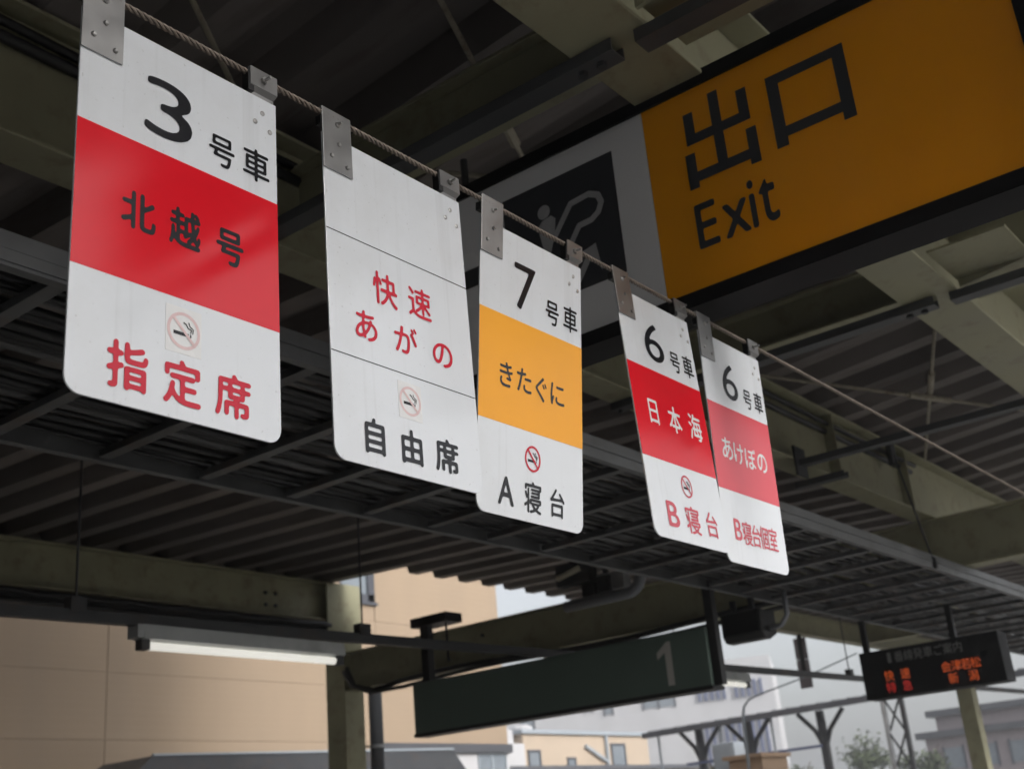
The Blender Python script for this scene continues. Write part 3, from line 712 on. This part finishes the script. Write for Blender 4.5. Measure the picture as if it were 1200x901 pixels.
for ci, (xa, xb) in enumerate(cols[:-1]):
    MB().box(xa, xb, BY + .004 * (ci % 2), BY + .062, -2.65, 2.688).build('wall_panel', M['beige'], bb)
MB().box(22.4, 27.95, BY - .12, BY + .01, 2.45, 2.68).build('fascia', M['slate'], bb)
for (a, b) in ((26.55, 27.1), (27.16, 27.72)):
    w = MB().box(a, b, BY - .005, BY + .01, 1.0, 2.4).build('window', M['glass'], bb)
    MB().box(a - .03, a, BY - .03, BY + .01, .97, 2.43).box(b, b + .03, BY - .03, BY + .01, .97, 2.43).box(a, b, BY - .03, BY + .01, 2.4, 2.43).box(a, b, BY - .03, BY + .01, .97, 1.0).build('frame', M['boxgrey'], w)
hr = MB()
hr.add([(13.5, 19.5, 1.55), (23.2, 19.5, 1.62), (23.2, 21.6, 1.62), (13.5, 21.6, 1.55), (14.5, 20.0, 2.16), (23.2, 20.0, 2.30), (23.2, 21.6, 2.30), (14.5, 21.6, 2.16)],
       [(3, 2, 1, 0), (4, 5, 6, 7), (0, 1, 5, 4), (1, 2, 6, 5), (2, 3, 7, 6), (3, 0, 4, 7)])
hroof = empty('lean_to_shed', (18, 20.4, -2.65), 'low shed with sloping grey metal roof before the beige building', 'shed')
hr.build('roof', M['darkmetal'], hroof)
MB().box(13.6, 23.0, 19.6, 21.5, -2.65, 1.56).build('wall', M['beige2'], hroof)
MB().bar((14.5, 20.0, 2.18), (23.2, 20.0, 2.32), .06, .04).build('ridge_trim', M['boxgrey'], hroof)

fb = empty('far_beige_building', (50, 34, -2.65), 'distant low beige building with small windows and flat roof', 'building')
MB().box(44.2, 54.6, 34, 44, -2.65, 4.62).build('wall', M['beige2'], fb)
MB().box(44.0, 54.8, 33.85, 44.2, 4.62, 4.80).build('roof_edge', M['boxgrey'], fb)
for (a, b, c, d) in ((44.55, 45.28, 2.9, 3.82), (51.25, 52.3, 2.6, 4.15), (47.5, 48.0, 3.0, 3.5)):
    w = MB().box(a, b, 33.97, 34.0 - .002, c, d).build('window', M['glass'], fb)
    MB().box(a - .1, a, 33.93, 34 - .002, c - .1, d + .1).box(b, b + .1, 33.93, 34 - .002, c - .1, d + .1).box(a, b, 33.93, 34 - .002, d, d + .1).box(a, b, 33.93, 34 - .002, c - .1, c).build('frame', M['frame'], w)
MB().tube([(50.7, 33.9, -2.65), (50.7, 33.9, 4.6)], .09, 8).build('downpipe', M['boxgrey'], fb)
MB().bar((48.9, 33.9, 4.1), (50.6, 33.9, 3.4), .14, .14).build('duct', M['boxgrey'], fb)
sh = empty('slate_roof_shed', (46, 30, -2.65), 'low dark roof line in front of the distant beige building', 'shed')
MB().prism([(28.5, 2.55), (30.0, 2.86), (31.5, 2.55)], 'x', 36, 53).build('roof', M['slate'], sh)
MB().box(36.5, 52.5, 28.8, 31.2, -2.65, 2.55).build('wall', M['beige2'], sh)

an = empty('white_annex', (43.5, 34, -2.65), 'narrow white annex squeezed between two beige buildings', 'building')
MB().box(41.5, 44.15, 33.9, 40, -2.65, 4.18).build('wall', M['whitewall'], an)
for i, (a, b, c) in enumerate(((43.05, 44.0, 4.86), (44.22, 45.4, 5.05))):
    t = MB().tube([((a + b) / 2, 34.6, 4.19 if i == 0 else 4.81), ((a + b) / 2, 34.6, c - .1), ((a + b) / 2, 34.6, c)], [(b - a) / 2, (b - a) / 2, (b - a) / 3], 16).build('rooftop_tank', M['whitewall'], smooth=False)
    tag(t, ('smaller white water tank on the white annex roof', 'larger white water tank at the beige building corner')[i], 'water tank', 'white rooftop tanks')

wb = empty('white_office_building', (95, 46.2, -2.65), 'pale white office block with rows of thin blue fins', 'building', rot=(0, 0, rad(24)))
MB().box(95, 107, 46.2, 76, -2.65, 13.2).build('wall', M['whitewall'], wb)
fin0 = None
for h0, h1, ys in ((10.0, 11.35, [52.4 - .52 * k - (0.5 if k > 4 else 0) for k in range(10)]), (4.8, 8.3, [52.2 - .55 * k for k in range(10)])):
    for y in ys: MB().box(94.75, 95.0 - .002, y - .10, y + .10, h0, h1).build('fin', M['fin'], wb)
for (a, b, c, d) in ((57.2, 56.0, 9.9, 10.95), (55.9, 54.6, 9.9, 10.9), (62.3, 61.8, 10.2, 11.2), (60.6, 60.0, 9.8, 10.9), (68, 67, 9, 10.5)):
    w = MB().box(94.93, 95 - .002, b, a, c, d).build('window', M['glass'], wb)
    MB().box(94.88, 94.998, b - .12, b, c - .1, d + .1).build('frame', M['frame'], w); MB().box(94.88, 94.998, a, a + .12, c - .1, d + .1).build('frame', M['frame'], w)

# far canopy across the tracks
fc = empty('far_platform_canopy', (36, 16, -2.65), 'thin grey canopy roof on bracketed posts beyond the tracks', 'canopy')
MB().bar((35, 21.95, 2.98), (35, 4, 3.30), .12, .17).build('fascia', M['slate'], fc)
fro = MB(); fro.add([(35.06, 21.9, 3.07), (35.06, 4, 3.39), (37.8, 4, 3.60), (37.8, 21.9, 3.28), (35.06, 21.9, 3.02), (35.06, 4, 3.34), (37.8, 4, 3.55), (37.8, 21.9, 3.23)],
                    [(0, 1, 2, 3), (7, 6, 5, 4), (0, 4, 5, 1), (1, 5, 6, 2), (2, 6, 7, 3), (3, 7, 4, 0)]); fro.build('roof', M['slate'], fc)
for k in range(36):
    y = 21.7 - .5 * k; z = 3.075 + (21.95 - y) * .01783 + .006
    fro = MB().bar((35.0, y, z), (37.8, y, z + .21), .05, .06).build('roof_rib', M['slate'], fc)
for y in (20.4, 18.6, 16.1):
    p = MB().tube([(36, y, -2.65), (36, y, 2.3), (36, y + .02, 3.06)], [.16, .15, .14], 8).build('post', M['darkmetal'], fc)
    for s_ in (-1, 1):
        MB().tube([(36, y, 1.9), (36, y + s_ * .25, 2.5), (36, y + s_ * .75, 3.05)], .07, 6).build('bracket', M['darkmetal'], p)
for y in (21.5, 19.2, 17.4):
    MB().box(35.2, 35.26, y - .03, y + .03, -2.65, 3.0).build('slim_post', M['boxgrey'], fc)
MB().bar((35.3, 20.6, 1.95), (35.3, 15.9, 2.0), .06, .08).build('handrail', M['fin'], fc)
lm = empty('lattice_mast', (34, 13.0, -2.65), 'grey lattice mast with crossed bracing under the departure board', 'mast')
for y in (13.28, 12.74): MB().box(33.94, 34.06, y - .06, y + .06, -2.65, 3.05).build('leg', M['galv' if y > 13 else 'darkmetal'], lm)
for h in (.2, 1.15, 2.1):
    for a, b in ((13.22, 12.80), (12.80, 13.22)):
        MB().bar((34 + (.03 if a > b else -.03), a, h), (34 + (.03 if a > b else -.03), b, h + .85), .05, .05).build('brace', M['darkmetal'], lm)
MB().box(33.93, 34.07, 12.6, 13.5, 2.92, 3.06).build('cap', M['darkmetal'], lm)
st = empty('street_lamp', (20, 10.6, -2.65), 'slender grey pole curving over into a long thin arm', 'street lamp')
MB().tube([(20, 10.62, -2.65), (20, 10.40, 1.80), (20, 10.36, 1.95), (20, 10.25, 2.06), (20, 10.05, 2.12), (20, 9.16, 2.28), (20, 8.1, 2.54)], [.032, .028, .022, .018, .015, .012, .012], 8).build('pole', M['boxgrey'], st, smooth=True)
cb = empty('grey_cabinet', (25, 13.6, -2.65), 'pale grey metal cabinet at the foot of the far canopy', 'cabinet')
MB().box(25, 25.5, 13.34, 13.9, -2.65, 1.74).build('case', M['boxgrey'], cb, bevel=.02)
MB().box(24.99, 24.999, 13.40, 13.84, -.5, 1.66).build('door', M['boxgrey'], cb)
cr = empty('tan_hut', (25.5, 13, -2.65), 'small tan flat-topped hut beside the grey cabinet', 'hut')
MB().box(24.4, 25.6, 12.40, 13.2, -2.65, 1.32).build('wall', M['tan'], cr)
MB().box(24.3, 25.7, 12.34, 13.30, 1.32, 1.40).build('roof', M['tan'], cr)

# houses and trees far off to the right
hz = empty('far_house', (70, 24, -2.65), 'dusky two-storey house far away beside the canopy column', 'house')
MB().box(70, 77, 15.5, 25.3, -2.65, 3.6).build('wall', M['purplewall'], hz)
MB().box(69.6, 77.3, 15.2, 25.7, 3.60, 3.95).build('lower_roof', M['slate'], hz)
MB().box(70.6, 76.5, 16.5, 24.7, 3.95, 4.75).build('upper_wall', M['purplewall'], hz)
MB().box(70.2, 76.9, 16.1, 25.1, 4.75, 5.1).build('upper_roof', M['slate'], hz)
for y in (23.8, 22.0, 20.2):
    w = MB().box(69.95, 69.998, y - .5, y + .5, 1.9, 3.0).build('window', M['glass'], hz)
    for ya in (y - .6, y + .5): MB().box(69.92, 69.998, ya, ya + .1, 1.8, 3.1).build('frame', M['frame'], w)
def tree(x, y, top, rx, label, seed):
    r = random.Random(seed)
    t = empty('tree', (x, y, -2.65), label, 'tree', 'trees beyond the tracks')
    tr = MB().tube([(x, y, -2.65), (x + .1, y, 0), (x, y + .1, top * .6)], [.22, .16, .07], 8)
    for k in range(6):
        a = r.random() * 6.28; h = -.3 + k * .35
        tr.tube([(x, y, h), (x + math.cos(a) * rx * .4, y + math.sin(a) * rx * .4, h + .8), (x + math.cos(a) * rx * .7, y + math.sin(a) * rx * .7, h + 1.5)], [.07, .05, .02], 5)
    tr.build('trunk', M['bark'], t)
    cr_ = MB(); cl = []
    for k in range(26):
        a = r.random() * 6.28; q = r.random() ** .5 * rx; z = -.6 + r.random() * (top + .6)
        q *= 1 - max(0, (z - top * .35) / (top * .75)) * .75
        cl.append((x + q * math.cos(a), y + q * math.sin(a), z, .35 + .35 * r.random()))
    for k in range(2600):
        cx, cy, cz, s_ = r.choice(cl); d = Vector((r.gauss(0, 1), r.gauss(0, 1), r.gauss(0, .8))) * s_ * .55
        p = Vector((cx, cy, cz)) + d; u = Vector((r.gauss(0, 1), r.gauss(0, 1), r.gauss(0, 1))).normalized(); v = u.orthogonal().normalized()
        L = .10 + .07 * r.random()
        cr_.add([p - u * L, p + v * L * .5, p + u * L, p - v * L * .5], [(0, 1, 2, 3)])
    cr_.build('crown', M['leaf'], t)
tree(62, 25.6, 3.4, 1.5, 'dark bushy tree left of the lattice mast', 1)
tree(63, 23.2, 2.4, 1.6, 'lower bushy tree right behind the lattice mast', 2)
tree(45, 24.6, 1.9, 1.3, 'small yellowish tree seen under the far canopy', 4)
tree(64, 30.5, 2.3, 1.4, 'faint low tree between the dark canopy posts', 5)

# unseen concrete masses, added to shade the signs, canopy and facade
ob = empty('added_shade_masses', (-14, 4, -EYE), 'unseen concrete masses added around the station to shade it', 'building')
MB().box(-40, -12, -8.9, 12, 3.6, 7.6).build('added_shade_block', M['concrete'], ob)  # unseen mass added to hold back sky light from behind
MB().box(-40, 0.75, -20, -8.903, 3.3, 13).build('added_shade_block', M['concrete'], ob)  # unseen wing added to keep the sun off the nearest sign
MB().box(-30, 16.5, 12.003, 13.2, 4.65, 13).build('added_shade_slab', M['concrete'], ob)  # unseen slab added behind the canopy to shade the beige facade
MB().box(-30, 8.3, 13.203, 21.93, 3.55, 13).build('added_shade_block', M['concrete'], ob)  # unseen mass added to darken the facade's left end
MB().box(-12.4, -12.003, 4.0, 10.5, -EYE, 3.59).build('added_shade_wall', M['concrete'], ob)  # unseen wall added to block light coming in under the roof
se = empty('added_shade_box', (-5, 6.5, -EYE), 'dark closed box added out of view to shade the left tray and deck', 'enclosure')  # unseen box added to darken the left part of tray and deck
MB().box(-11.9, 0.4, 3.5, 3.6, -EYE, 2.1).build('side_wall', M['channel'], se)
MB().box(-11.9, 0.4, 9.3, 9.4, -EYE, 2.1).build('side_wall', M['channel'], se)
MB().box(0.3, 0.4, 3.603, 9.297, -EYE, 2.1).build('end_wall', M['channel'], se)
MB().box(-11.9, 0.4, 3.5, 9.4, 2.103, 2.16).build('roof', M['channel'], se)

# ------------------------------------------------------------------ damp grey air
hm = bpy.data.materials.new('haze_air'); hm.use_nodes = True
hn = hm.node_tree.nodes; hn.remove(hn['Principled BSDF'])
pv = hn.new('ShaderNodeVolumePrincipled'); pv.inputs['Color'].default_value = (0.86, 0.88, 0.92, 1); pv.inputs['Density'].default_value = 0.0032
pv.inputs['Anisotropy'].default_value = 0.2
hm.node_tree.links.new(pv.outputs[0], hn['Material Output'].inputs['Volume'])
hz_o = MB().box(-410, 910, -610, 910, -4.5, 15.5).build('haze', hm)
tag(hz_o, 'pale damp haze filling the air over the station', 'haze', kind='stuff')
